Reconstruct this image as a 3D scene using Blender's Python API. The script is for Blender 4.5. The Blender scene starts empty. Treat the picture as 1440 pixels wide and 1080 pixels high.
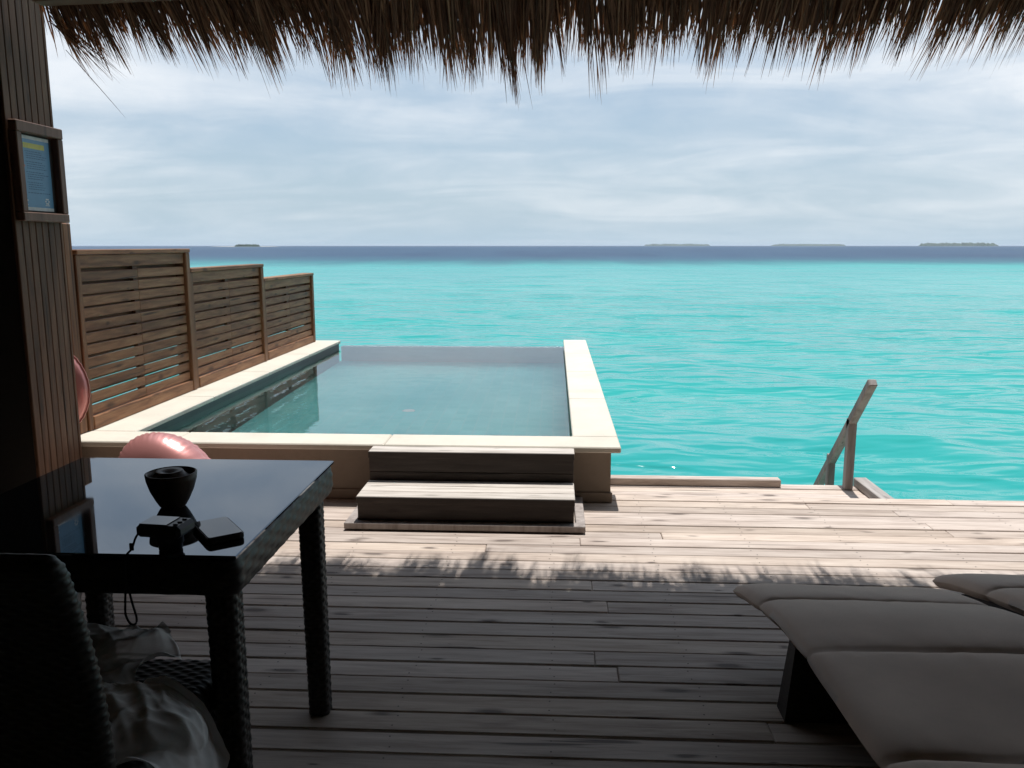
import bpy, math, random
import numpy as np
from mathutils import Vector, Matrix
R = math.radians
random.seed(7); rng = np.random.default_rng(7)
S = bpy.context.scene; COL = S.collection

# ------------------------------------------------------------------ camera
cam_d = bpy.data.cameras.new('camera'); cam = bpy.data.objects.new('camera', cam_d); COL.objects.link(cam)
cam.location = (0, 0, 1.354); cam.rotation_euler = (R(90-9.478), 0, R(2.908))
cam_d.sensor_width = 36; cam_d.lens = 29.125; cam_d.clip_start = .05; cam_d.clip_end = 60000
S.camera = cam
# ------------------------------------------------------------------ light
SUN_EL, SUN_AZ = 71.5, 8.0          # azimuth measured from +Y towards +X
sd = bpy.data.lights.new('sun', 'SUN'); sd.energy = 3.6; sd.angle = R(.53); sd.color = (1, .985, .96)
sun = bpy.data.objects.new('sun', sd); COL.objects.link(sun); sun.location = (0, 0, 30)
_d = Vector((math.sin(R(SUN_AZ))*math.cos(R(SUN_EL)), math.cos(R(SUN_AZ))*math.cos(R(SUN_EL)), math.sin(R(SUN_EL))))
sun.rotation_euler = _d.to_track_quat('Z', 'Y').to_euler()
S.view_settings.view_transform = 'Standard'; S.view_settings.look = 'None'
S.view_settings.exposure = 0.42; S.view_settings.gamma = 1
S.cycles.use_denoising = True
S.cycles.max_bounces = 8; S.cycles.transparent_max_bounces = 12

# ------------------------------------------------------------------ node helper
class NT:
    def __init__(s, tree): s.t = tree; s.n = tree.nodes; s.l = tree.links
    def add(s, typ, ins=None, **kw):
        n = s.n.new(typ)
        for k, v in kw.items(): setattr(n, k, v)
        for k, v in (ins or {}).items():
            if hasattr(v, 'is_output') or isinstance(v, bpy.types.NodeSocket): s.l.new(v, n.inputs[k])
            else: n.inputs[k].default_value = v
        return n
    def math(s, op, a, b=0., c=None, clamp=False):
        ins = {0: a, 1: b}
        if c is not None: ins[2] = c
        return s.add('ShaderNodeMath', ins, operation=op, use_clamp=clamp).outputs[0]
    def mix(s, f, a, b, blend='MIX'):
        return s.add('ShaderNodeMix', {0: f, 6: a, 7: b}, data_type='RGBA', blend_type=blend).outputs[2]
    def ramp(s, f, stops, interp='LINEAR'):
        n = s.add('ShaderNodeValToRGB', {0: f}); cr = n.color_ramp; cr.interpolation = interp
        while len(cr.elements) < len(stops): cr.elements.new(.5)
        for e, (p, c) in zip(cr.elements, stops):
            e.position = p; e.color = (c, c, c, 1) if isinstance(c, (int, float)) else (*c, 1)
        return n.outputs[0]
    def noise(s, vec, scale, detail=4, rough=.55, dist=0.):
        return s.add('ShaderNodeTexNoise', {'Vector': vec, 'Scale': scale, 'Detail': detail, 'Roughness': rough, 'Distortion': dist}).outputs[0]
    def mapping(s, vec, scale=(1, 1, 1), rot=(0, 0, 0), loc=(0, 0, 0)):
        return s.add('ShaderNodeMapping', {'Vector': vec, 'Scale': scale, 'Rotation': rot, 'Location': loc}).outputs[0]
    def obj(s): return s.add('ShaderNodeTexCoord').outputs['Object']
    def bump(s, h, strength=.3, dist=.01):
        return s.add('ShaderNodeBump', {'Height': h, 'Strength': strength, 'Distance': dist}).outputs[0]
def c4(c): return (*c, 1)
def new_mat(name):
    m = bpy.data.materials.new(name); m.use_nodes = True
    t = NT(m.node_tree); b = m.node_tree.nodes['Principled BSDF']
    return m, t, b
def setb(t, b, **kw):
    for k, v in kw.items():
        k = k.replace('_', ' ')
        if isinstance(v, bpy.types.NodeSocket): t.l.new(v, b.inputs[k])
        else: b.inputs[k].default_value = v

# ------------------------------------------------------------------ world: sky with thin streaky cloud
W = bpy.data.worlds.new('World'); S.world = W; W.use_nodes = True
wt = NT(W.node_tree); bg = W.node_tree.nodes['Background']
sky = wt.add('ShaderNodeTexSky', sky_type='NISHITA', sun_disc=False)
sky.sun_elevation = R(SUN_EL); sky.sun_rotation = R(SUN_AZ)
sky.air_density = 1.0; sky.dust_density = 1.2; sky.ozone_density = 1.0
gen = wt.add('ShaderNodeTexCoord').outputs['Generated']
sep = wt.add('ShaderNodeSeparateXYZ', {0: gen})
zc = wt.math('MAXIMUM', sep.outputs[2], 0.0)
den = wt.math('ADD', zc, .17)
u_ = wt.math('DIVIDE', sep.outputs[0], den); v_ = wt.math('DIVIDE', sep.outputs[1], den)
uv = wt.add('ShaderNodeCombineXYZ', {0: u_, 1: v_, 2: 0.}).outputs[0]
n1 = wt.noise(wt.mapping(uv, (.9, 1.5, 1), (0, 0, R(26)), (3.1, 1.7, 0)), 1.0, 10, .58, 1.0)
n2 = wt.noise(wt.mapping(uv, (.38, .55, 1), (0, 0, R(-12)), (1.3, 4.2, 0)), 1.0, 5, .5, .2)
n3 = wt.noise(wt.mapping(gen, (7, 7, 15)), 1.5, 8, .62, .4)
cl = wt.math('ADD', wt.math('MULTIPLY', n1, .5), wt.math('MULTIPLY', n2, .62))
cl = wt.math('ADD', cl, wt.math('MULTIPLY', wt.math('SUBTRACT', n3, .5), .30))
cover = wt.ramp(cl, [(.40, 0.0), (.55, .55), (.72, 1.0)])
haze_f = wt.math('POWER', wt.math('SUBTRACT', 1., zc, clamp=True), 11.)
skyc = wt.mix(1.0, sky.outputs[0], (.085, .085, .085, 1), 'MULTIPLY')
skyc = wt.mix(.6, skyc, (.33, .43, .54, 1))
skyc = wt.mix(wt.math('MULTIPLY', haze_f, .9), skyc, (.36, .48, .57, 1))
CLOUDC = wt.mix(wt.ramp(wt.math('ADD', wt.math('MULTIPLY', n2, .5), wt.math('MULTIPLY', n1, .5)), [(.40, 0.), (.58, 1.)]), (.50, .565, .635, 1), (.735, .755, .78, 1))
cov2 = wt.math('MULTIPLY', cover, wt.math('SUBTRACT', 1., wt.math('MULTIPLY', haze_f, .75)))
thin = wt.ramp(zc, [(.22, 1.), (.55, .45)])
skyc = wt.mix(wt.math('MULTIPLY', wt.math('MULTIPLY', cov2, thin), .9), skyc, CLOUDC)
wt.l.new(skyc, bg.inputs[0]); bg.inputs[1].default_value = 1.0

# ------------------------------------------------------------------ mesh helper
class MB:
    def __init__(s): s.v = []; s.f = []; s.m = []; s.mi = 0
    def addv(s, vs, fs):
        o = len(s.v); s.v += [tuple(p) for p in vs]; s.f += [tuple(i+o for i in f) for f in fs]; s.m += [s.mi]*len(fs)
    def box(s, x0, x1, y0, y1, z0, z1, b=0., M=None):
        if x0 > x1: x0, x1 = x1, x0
        if y0 > y1: y0, y1 = y1, y0
        if z0 > z1: z0, z1 = z1, z0
        b = min(b, .45*(x1-x0), .45*(y1-y0), .45*(z1-z0))
        X = (x0, x1); Y = (y0, y1); Z = (z0, z1)
        if b <= 0:
            vs = [(X[i], Y[j], Z[k]) for i in (0, 1) for j in (0, 1) for k in (0, 1)]
            fs = [(0, 1, 3, 2), (4, 6, 7, 5), (0, 4, 5, 1), (2, 3, 7, 6), (0, 2, 6, 4), (1, 5, 7, 3)]
        else:
            vs = []; idx = {}
            for i in (0, 1):
                for j in (0, 1):
                    for k in (0, 1):
                        sx, sy, sz = (1-2*i)*b, (1-2*j)*b, (1-2*k)*b
                        for a, p in enumerate(((X[i], Y[j]+sy, Z[k]+sz), (X[i]+sx, Y[j], Z[k]+sz), (X[i]+sx, Y[j]+sy, Z[k]))):
                            idx[i, j, k, a] = len(vs); vs.append(p)
            g = lambda i, j, k, a: idx[i, j, k, a]
            fs = []
            for i in (0, 1):
                q = [g(i, 0, 0, 0), g(i, 1, 0, 0), g(i, 1, 1, 0), g(i, 0, 1, 0)]; fs.append(q if i else q[::-1])
                q = [g(0, i, 0, 1), g(0, i, 1, 1), g(1, i, 1, 1), g(1, i, 0, 1)]; fs.append(q if i else q[::-1])
                q = [g(0, 0, i, 2), g(1, 0, i, 2), g(1, 1, i, 2), g(0, 1, i, 2)]; fs.append(q if i else q[::-1])
            for i in (0, 1):
                for j in (0, 1):
                    q = [g(i, j, 0, 0), g(i, j, 1, 0), g(i, j, 1, 1), g(i, j, 0, 1)]; fs.append(q if (i ^ j) else q[::-1])
                    q = [g(i, 0, j, 0), g(i, 1, j, 0), g(i, 1, j, 2), g(i, 0, j, 2)]; fs.append(q[::-1] if (i ^ j) else q)
                    q = [g(0, i, j, 1), g(1, i, j, 1), g(1, i, j, 2), g(0, i, j, 2)]; fs.append(q if (i ^ j) else q[::-1])
                    for k in (0, 1):
                        q = [g(i, j, k, 0), g(i, j, k, 1), g(i, j, k, 2)]; fs.append(q if (i ^ j ^ k) else q[::-1])
        if M is not None: vs = [M @ Vector(p) for p in vs]
        s.addv(vs, fs)
    def grid(s, P, closed_u=False, cap=False):
        P = np.asarray(P); nu, nv = P.shape[:2]
        vs = P.reshape(-1, 3).tolist(); fs = []
        for i in range(nu if closed_u else nu-1):
            i2 = (i+1) % nu
            for j in range(nv-1): fs.append((i*nv+j, i2*nv+j, i2*nv+j+1, i*nv+j+1))
        if cap:
            fs.append(tuple(i*nv for i in range(nu))[::-1]); fs.append(tuple(i*nv+nv-1 for i in range(nu)))
        s.addv(vs, fs)
    def lathe(s, prof, n=32, loc=(0, 0, 0), M=None):
        a = np.linspace(0, 2*np.pi, n, endpoint=False)
        P = np.array([[(r*math.cos(t), r*math.sin(t), z) for r, z in prof] for t in a])
        if M is not None: P = np.array([[tuple(M @ Vector(p)) for p in row] for row in P])
        P = P + np.array(loc); s.grid(P, closed_u=True)
    def tube(s, pts, r, n=8):
        pts = [Vector(p) for p in pts]; rows = []
        for i, p in enumerate(pts):
            d = (pts[min(i+1, len(pts)-1)]-pts[max(i-1, 0)]).normalized()
            a = d.cross(Vector((0, 0, 1)) if abs(d.z) < .9 else Vector((1, 0, 0))).normalized(); b = d.cross(a)
            rr = r[i] if hasattr(r, '__len__') else r
            rows.append([tuple(p+rr*(a*math.cos(2*math.pi*k/n)+b*math.sin(2*math.pi*k/n))) for k in range(n)])
        s.grid(np.array(rows).transpose(1, 0, 2), closed_u=True, cap=True)
    def build(s, name, mats, parent=None, smooth=False):
        me = bpy.data.meshes.new(name); me.from_pydata(s.v, [], s.f)
        if not isinstance(mats, (list, tuple)): mats = [mats]
        for m in mats: me.materials.append(m)
        if len(mats) > 1: me.polygons.foreach_set('material_index', s.m)
        if smooth: me.polygons.foreach_set('use_smooth', [True]*len(me.polygons))
        me.update(); o = bpy.data.objects.new(name, me); COL.objects.link(o)
        if parent is not None: o.parent = parent
        return o
def recalc(o):
    import bmesh
    bm = bmesh.new(); bm.from_mesh(o.data); bmesh.ops.recalc_face_normals(bm, faces=bm.faces); bm.to_mesh(o.data); bm.free(); return o
def tag(o, label=None, cat=None, group=None, kind=None):
    if label: o['label'] = label
    if cat: o['category'] = cat
    if group: o['group'] = group
    if kind: o['kind'] = kind
    return o
def thing(name, label, cat, loc=(0, 0, 0), rz=0., group=None):
    o = bpy.data.objects.new(name, None); COL.objects.link(o); o.location = loc; o.rotation_euler = (0, 0, rz)
    o.empty_display_size = .1
    return tag(o, label, cat, group)
def copy_tree(o, parent=None):
    c = o.copy(); COL.objects.link(c)
    if parent is not None: c.parent = parent
    for ch in [x for x in bpy.data.objects if x.parent == o]: copy_tree(ch, c)
    return c

# ------------------------------------------------------------------ materials
def wood(name, dark, mid, light, axis='X', rough=.65, var=.35, knots=0., stain=0., grain=1.0, bump=.25, spec=.3, tint=0.):
    m, t, b = new_mat(name)
    rnd = t.add('ShaderNodeNewGeometry').outputs['Random Per Island']
    off = t.add('ShaderNodeCombineXYZ', {0: t.math('MULTIPLY', rnd, 37.), 1: t.math('MULTIPLY', rnd, 91.), 2: t.math('MULTIPLY', rnd, 53.)}).outputs[0]
    o = t.obj(); v = t.add('ShaderNodeVectorMath', {0: o, 1: off}, operation='ADD').outputs[0]
    lo, hi = 3.2*grain, 34.*grain
    sc = {'X': (lo, hi, hi), 'Y': (hi, lo, hi), 'Z': (hi, hi, lo)}[axis]
    g = t.noise(t.mapping(v, sc), 1.0, 6, .62, .5)
    sc2 = {'X': (.5, 7, 7), 'Y': (7, .5, 7), 'Z': (7, 7, .5)}[axis]
    g2 = t.noise(t.mapping(v, sc2), 1.0, 3, .5, 1.2)
    f = t.math('ADD', t.math('MULTIPLY', g, .65), t.math('MULTIPLY', g2, .35))
    c = t.ramp(f, [(.30, dark), (.50, mid), (.68, light)])
    # every board has its own tone
    tone = t.math('MULTIPLY_ADD', rnd, var, 1-var/2)
    c = t.mix(1.0, c, t.add('ShaderNodeCombineXYZ', {0: tone, 1: tone, 2: tone}).outputs[0], 'MULTIPLY')
    if tint:
        r2 = t.math('FRACT', t.math('MULTIPLY', rnd, 7.31)); c = t.mix(t.math('MULTIPLY', t.ramp(r2, [(.45, 0.), (1., 1.)]), tint), c, t.mix(1., c, (1.10, .99, .80, 1), 'MULTIPLY'))
    if stain:
        sc3 = {'X': (1.1, 4, 4), 'Y': (4, 1.1, 4), 'Z': (4, 4, 1.1)}[axis]
        s3 = t.noise(t.mapping(v, sc3), 1.3, 5, .6, .6)
        c = t.mix(t.math('MULTIPLY', t.ramp(s3, [(.54, 0.), (.70, 1.)]), stain), c, c4([k*.8 for k in dark]))
    if knots:
        sp = t.add('ShaderNodeSeparateXYZ', {0: v}).outputs; ia = 'XYZ'.index(axis); oth = [i for i in range(3) if i != ia]
        wob = t.math('MULTIPLY', t.math('SUBTRACT', t.noise(t.mapping(v, sc2), 2.2, 4, .6), .5), .10)
        k2 = t.add('ShaderNodeCombineXYZ', {0: t.math('MULTIPLY', sp[ia], 1.9), 1: t.math('MULTIPLY', t.math('ADD', t.math('ADD', sp[oth[0]], sp[oth[1]]), wob), 7.), 2: 0.}).outputs[0]
        vn = t.add('ShaderNodeTexVoronoi', {'Vector': k2, 'Scale': 1., 'Randomness': 1.}, voronoi_dimensions='2D'); vo = vn.outputs['Distance']
        size = t.add('ShaderNodeSeparateColor', {0: vn.outputs['Color']}).outputs[0]
        kd = t.math('DIVIDE', vo, t.math('MULTIPLY_ADD', size, .15, .02))
        c = t.mix(t.math('MULTIPLY', t.ramp(kd, [(.35, 1.), (.6, .45), (1., 0.)]), knots), c, c4([k*.42 for k in dark]))
        # drying cracks along the grain
        sc4 = {'X': (.9, 26, 26), 'Y': (26, .9, 26), 'Z': (26, 26, .9)}[axis]
        ck = t.noise(t.mapping(v, sc4, loc=(7, 3, 5)), 1., 2, .5, .35)
        c = t.mix(t.math('MULTIPLY', t.ramp(ck, [(.27, 1.), (.31, 0.)]), .8), c, c4([k*.4 for k in dark]))
    setb(t, b, Base_Color=c, Roughness=rough, Specular_IOR_Level=spec, Normal=t.bump(g, bump, .004))
    return m
M_DECK = wood('weathered_deck_wood', (.28, .215, .18), (.505, .420, .362), (.63, .545, .48), 'X', .66, .26, .85, .4, bump=.5, spec=.16, tint=.32)
M_DECKY = wood('weathered_deck_wood_lengthwise', (.22, .19, .17), (.40, .36, .33), (.50, .46, .43), 'Y', .62, .3, .4, .3)
M_RAIL = wood('weathered_rail_wood', (.17, .14, .125), (.33, .285, .26), (.43, .38, .35), 'Z', .6, .2, .3)
M_STEP = wood('weathered_step_wood', (.27, .235, .20), (.52, .465, .41), (.65, .595, .54), 'X', .66, .25, .4, .35, spec=.16)
M_RISER = wood('shade_darkened_riser_wood', (.024, .018, .015), (.05, .039, .033), (.085, .067, .057), 'X', .65, .35, .3, .3)  # darkened wood: the shade on the step fronts is in the colour
M_FENCE = wood('stained_pine_slats', (.075, .024, .009), (.228, .103, .045), (.345, .178, .085), 'Y', .55, .4, .7)
M_FENCEZ = wood('stained_pine_posts', (.08, .033, .014), (.17, .075, .032), (.235, .115, .052), 'Z', .55, .2, .4)
M_CLAD = wood('cladding_boards', (.05, .023, .011), (.108, .055, .029), (.165, .09, .05), 'Z', .6, .45, .5, .2)
M_CLADX = wood('dark_house_boards', (.10, .055, .032), (.19, .108, .064), (.27, .16, .10), 'X', .6, .4)
M_FRAME = wood('sign_frame_wood', (.07, .036, .023), (.125, .066, .042), (.17, .094, .062), 'Z', .5, .2, .4)
M_BEAM = wood('roof_beam_wood', (.09, .06, .04), (.16, .11, .075), (.2, .14, .1), 'X', .6, .2)

def plaster(name, col, rough=.8, sc=6., amt=.12, bump=.15, joints=None):
    m, t, b = new_mat(name); o = t.obj()
    n = t.noise(o, sc, 7, .6); n2 = t.noise(o, sc*9, 3, .6)
    f = t.math('ADD', t.math('MULTIPLY', n, .7), t.math('MULTIPLY', n2, .3))
    c = t.ramp(f, [(.3, [k*(1-amt) for k in col]), (.7, [min(1, k*(1+amt)) for k in col])])
    st = t.ramp(t.noise(t.mapping(o, (1, 1, .6), loc=(4, 2, 1)), 2.3, 6, .65), [(.56, 0.), (.72, 1.)])
    c = t.mix(t.math('MULTIPLY', st, .25), c, c4((col[0]*.72, col[1]*.66, col[2]*.55)))
    setb(t, b, Base_Color=c, Roughness=rough, Specular_IOR_Level=.3, Normal=t.bump(n2, bump, .003)); return m
M_COPE = plaster('cream_limestone_coping', (.60, .55, .46), .75, 5., .09)
M_POOLW = plaster('cream_render', (.28, .225, .175), .85, 4., .12)
M_TILE, t, b = new_mat('green_pool_tile')
o_ = t.obj(); br = t.add('ShaderNodeTexBrick', {'Vector': t.mapping(o_, (1, 1, 1)), 'Color1': (.12, .40, .395, 1), 'Color2': (.16, .45, .445, 1), 'Mortar': (.20, .42, .41, 1), 'Scale': 1., 'Mortar Size': .004, 'Brick Width': .1, 'Row Height': .1}, offset=0.)
cc = t.mix(t.ramp(t.noise(o_, 1.2, 5, .6), [(.35, 0.), (.7, .55)]), br.outputs[0], (.06, .32, .33, 1))
setb(t, b, Base_Color=cc, Roughness=.35)
M_TILED = plaster('dark_green_waterline_tile', (.030, .046, .036), .35, 9., .3)
M_LEDGE = plaster('grey_infinity_edge_stone', (.30, .30, .31), .5, 5., .15)

M_WATER, t, b = new_mat('pool_water')
o_ = t.obj(); h = t.math('ADD', t.noise(t.mapping(o_, (1, 1.6, 1)), 2.6, 3, .5, .2), t.math('MULTIPLY', t.noise(o_, 11., 2, .5), .12))
setb(t, b, Base_Color=(.80, .95, .93, 1), Roughness=.0, IOR=1.33, Transmission_Weight=1., Normal=t.bump(h, .25, .006))

def sea_mat():
    m, t, b = new_mat('lagoon_water')
    pos = t.add('ShaderNodeNewGeometry').outputs['Position']
    sp = t.add('ShaderNodeSeparateXYZ', {0: pos}); y = sp.outputs[1]
    edge = t.noise(t.mapping(pos, (.02, .03, 1)), 1., 4, .6)
    edge2 = t.noise(t.mapping(pos, (.12, .012, 1)), 1., 5, .65)
    yy = t.math('MULTIPLY_ADD', t.math('SUBTRACT', edge, .5), 40., t.math('MULTIPLY_ADD', t.math('SUBTRACT', edge2, .5), 55., y))
    deep = t.ramp(t.math('DIVIDE', yy, 400.), [(.30, 0.), (.36, .45), (.44, .8), (.62, 1.)])
    # paler sand flats and darker weed beds over the lagoon floor
    d = t.ramp(t.math('DIVIDE', y, 150.), [(.03, (.014, .29, .258)), (.12, (.022, .335, .302)), (.40, (.05, .365, .338)), (.9, (.07, .34, .325))])
    patch = t.noise(t.mapping(pos, (.035, .05, 1), (0, 0, R(10))), 1., 5, .6, .4)
    d = t.mix(t.math('MULTIPLY', t.ramp(patch, [(.52, 0.), (.66, 1.)]), .35), d, (.03, .29, .29, 1))
    p2 = t.noise(t.mapping(pos, (.16, .3, 1)), 1., 5, .6, .6)
    mid = t.math('MULTIPLY', t.ramp(t.math('DIVIDE', yy, 150.), [(.42, 0.), (.60, 1.), (.80, .9), (.93, 0.)]), t.ramp(edge, [(.35, .2), (.6, 1.)]))
    d = t.mix(t.math('MULTIPLY', mid, .45), d, (.05, .27, .28, 1))
    d = t.mix(t.math('MULTIPLY', t.ramp(p2, [(.42, 0.), (.62, 1.)]), .30), d, (.012, .27, .26, 1))
    c = t.mix(deep, d, (.010, .043, .102, 1))
    w0 = t.noise(t.mapping(pos, (.28, .75, 1), (0, 0, R(8))), 1., 0, .5, .6)
    w1 = t.noise(t.mapping(pos, (.9, 2.2, 1), (0, 0, R(15))), 1.2, 0, .5, .5)
    w2 = t.noise(t.mapping(pos, (.8, 2., 1), (0, 0, R(-9))), 4., 2, .5, .4)
    w3 = t.noise(t.mapping(pos, (.7, 1.9, 1), (0, 0, R(-11)), (5, 2, 0)), 2.6, 0, .5, .5)
    h = t.math('ADD', t.math('MULTIPLY', w1, 1.2), t.math('MULTIPLY', w3, .42))
    h = t.math('ADD', t.math('ADD', h, t.math('MULTIPLY', w2, .03)), t.math('MULTIPLY', w0, 2.6))
    rip_shade = t.ramp(t.noise(t.mapping(pos, (.06, .45, 1), (0, 0, R(5))), 1., 5, .65, .5), [(.38, 0.), (.62, 1.)])  # ripple light and dark painted into the water's base colour
    rip2 = t.ramp(t.noise(t.mapping(pos, (.045, .006, 1)), 1., 7, .72, .3), [(.36, 0.), (.64, 1.)])
    c = t.mix(t.math('MULTIPLY', t.math('MULTIPLY', rip2, deep), .6), c, (.035, .095, .165, 1))
    c = t.mix(t.math('MULTIPLY', rip_shade, .30), c, t.mix(deep, (.005, .26, .25, 1), (.012, .026, .055, 1)))
    # far off, the facets one sees lean towards the viewer and mirror less of the sky
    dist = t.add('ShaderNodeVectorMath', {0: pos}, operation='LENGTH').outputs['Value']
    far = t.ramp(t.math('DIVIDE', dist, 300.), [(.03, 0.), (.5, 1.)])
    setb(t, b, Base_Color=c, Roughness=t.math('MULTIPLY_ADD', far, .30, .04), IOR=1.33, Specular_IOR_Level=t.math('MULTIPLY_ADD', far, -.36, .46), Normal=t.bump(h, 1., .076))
    return m
M_SEA = sea_mat()

M_THATCH, t, b = new_mat('dry_palm_thatch')
g_ = t.add('ShaderNodeNewGeometry'); rnd = g_.outputs['Random Per Island']
c = t.ramp(rnd, [(0., (.055, .030, .019)), (.5, (.145, .088, .055)), (.85, (.25, .16, .10)), (1., (.36, .245, .15))])
setb(t, b, Base_Color=c, Roughness=.6, Specular_IOR_Level=.25)
tr = t.add('ShaderNodeBsdfTranslucent', {0: t.mix(1., c, (1., .55, .28, 1), 'MULTIPLY')})
mx = t.add('ShaderNodeMixShader', {0: .22, 1: b.outputs[0], 2: tr.outputs[0]})
t.l.new(mx.outputs[0], m.node_tree.nodes['Material Output'].inputs[0]) if False else t.l.new(mx.outputs[0], t.n['Material Output'].inputs[0])

M_ROOF, t, b = new_mat('thatch_underside')
n_ = t.noise(t.mapping(t.obj(), (40, 2, 2)), 1., 5, .6)
setb(t, b, Base_Color=t.ramp(n_, [(.3, (.10, .06, .035)), (.7, (.26, .165, .10))]), Roughness=.9, Normal=t.bump(n_, .8, .03))

def simple(name, col, rough=.5, metal=0., spec=.5, var=.15, sc=30., bump=.0, **kw):
    m, t, b = new_mat(name); o = t.obj(); n = t.noise(o, sc, 4, .6)
    c = t.ramp(n, [(.3, [k*(1-var) for k in col]), (.7, [min(1, k*(1+var)) for k in col])])
    setb(t, b, Base_Color=c, Roughness=rough, Metallic=metal, Specular_IOR_Level=spec, **kw)
    if bump: setb(t, b, Normal=t.bump(n, bump, .004))
    return m
def wicker_mat():
    m, t, b = new_mat('dark_woven_rattan'); rnd = t.noise(t.mapping(t.obj(), (60, 60, 120)), 1., 2, .5)
    c = t.ramp(rnd, [(.3, (.012, .010, .009)), (.7, (.040, .033, .028))])
    setb(t, b, Base_Color=c, Roughness=.48, Specular_IOR_Level=.32); return m
M_WICK = wicker_mat()
def glass_mat():
    m, t, b = new_mat('dark_glass_table_top'); o = t.obj()
    wv = t.add('ShaderNodeTexChecker', {'Vector': t.mapping(o, (1, 1, 1)), 'Scale': 90., 'Color1': (.012, .012, .013, 1), 'Color2': (.022, .021, .021, 1)}).outputs[0]
    sm = t.ramp(t.noise(o, 7., 5, .7), [(.4, .015), (.75, .07)])
    setb(t, b, Base_Color=wv, Roughness=sm, IOR=2.1, Specular_IOR_Level=.5, Specular_Tint=(.62, .80, 1., 1)); return m
M_GLASS = glass_mat()
def fabric(name, col, sc=900., rough=.9):
    m, t, b = new_mat(name); o = t.obj()
    n = t.noise(o, sc, 2, .5); n2 = t.noise(o, 5., 5, .6)
    c = t.ramp(n2, [(.3, [k*.86 for k in col]), (.7, [k*1.1 for k in col])])
    c = t.mix(.25, c, t.ramp(n, [(.35, [k*.7 for k in col]), (.65, [k*1.2 for k in col])]))
    setb(t, b, Base_Color=c, Roughness=rough, Specular_IOR_Level=.2, Sheen_Weight=.15, Normal=t.bump(t.math('ADD', n, t.math('MULTIPLY', n2, 6.)), .25, .0015)); return m
M_CUSH = fabric('taupe_canvas', (.60, .465, .375))
M_SHEER, t, b = new_mat('sheer_white_cloth')
setb(t, b, Base_Color=(.74, .72, .71, 1), Roughness=1., Specular_IOR_Level=.05)
tp = t.add('ShaderNodeBsdfTransparent'); lw = t.add('ShaderNodeLayerWeight', {0: .35})
mx = t.add('ShaderNodeMixShader', {0: t.math('MULTIPLY_ADD', lw.outputs['Facing'], .26, .72), 1: tp.outputs[0], 2: b.outputs[0]})
t.l.new(mx.outputs[0], t.n['Material Output'].inputs[0])
M_PINK, t, b = new_mat('rose_gold_vinyl')
n_ = t.noise(t.obj(), 22., 3, .6)
setb(t, b, Base_Color=(.62, .27, .25, 1), Roughness=.30, Metallic=.45, Specular_IOR_Level=.5, Normal=t.bump(n_, .12, .004))
M_BLACK = simple('black_plastic', (.015, .015, .016), .38, var=.2, sc=200.)
M_SCREEN = simple('black_screen_glass', (.008, .008, .010), .04, var=.05)
M_LEATHER = simple('dark_brown_leather', (.030, .020, .016), .5, var=.3, sc=120., bump=.2)
M_STRAP = simple('black_nylon_strap', (.02, .018, .018), .7, var=.2, sc=300.)
M_BOWL = wood('dark_turned_wood', (.035, .022, .016), (.085, .056, .04), (.14, .095, .068), 'Z', .45, .1)
M_SAND = simple('white_sand', (.62, .58, .48), .9, var=.1, sc=.02)
M_TREES = simple('far_palm_foliage', (.055, .085, .05), .9, var=.5, sc=.06)
M_NAIL = simple('rusty_nail_heads', (.06, .045, .04), .6)
M_PAPER = simple('blue_poster_paper', (.10, .23, .36), .35, var=.06, sc=15.)
M_YEL = simple('yellow_print', (.55, .48, .10), .5)
M_INK = simple('dark_blue_print', (.05, .11, .19), .5)
M_ORANGE = simple('coral_print', (.42, .14, .10), .5)
M_WHITE = simple('white_print', (.55, .52, .50), .5)
M_DARKW = simple('dark_slot', (.02, .017, .015), .8)

# ================================================================== SETTING
SEA_Z = -1.6
def sea():
    nr = 430; na = 720
    r = [2.5]
    while r[-1] < 160: r.append(r[-1]*1.0115+.012)
    while r[-1] < 26000: r.append(r[-1]*1.12)
    r = np.array(r); a = np.linspace(0, 2*np.pi, na, endpoint=False)
    # denser spokes in front
    a = a - .55*np.sin(a-np.pi/2)*0
    A, Rr = np.meshgrid(a, r, indexing='ij')
    X = Rr*np.cos(A); Y = Rr*np.sin(A); Z = np.zeros_like(X)
    cell = np.maximum(np.gradient(r)[None, :], Rr*2*np.pi/na)
    g = np.random.default_rng(3)
    for k in range(46):
        lam = .45*1.075**k
        th = R(-98)+g.normal(0, R(26)); amp = .0042*lam**.72*g.uniform(.6, 1.3)
        kx, ky = 2*np.pi/lam*math.cos(th), 2*np.pi/lam*math.sin(th)
        fade = np.clip((lam/cell-2.2)/2.5, 0, 1)*np.clip(1.3-Rr/150., 0, 1)
        Z += amp*fade*np.sin(kx*X+ky*Y+g.uniform(0, 6.28))
    P = np.stack([X, Y, Z+SEA_Z], -1)
    m = MB(); m.grid(P, closed_u=True); o = m.build('sea', M_SEA, smooth=True)
    me = o.data
    tag(o, kind='structure'); return o
sea()

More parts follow.
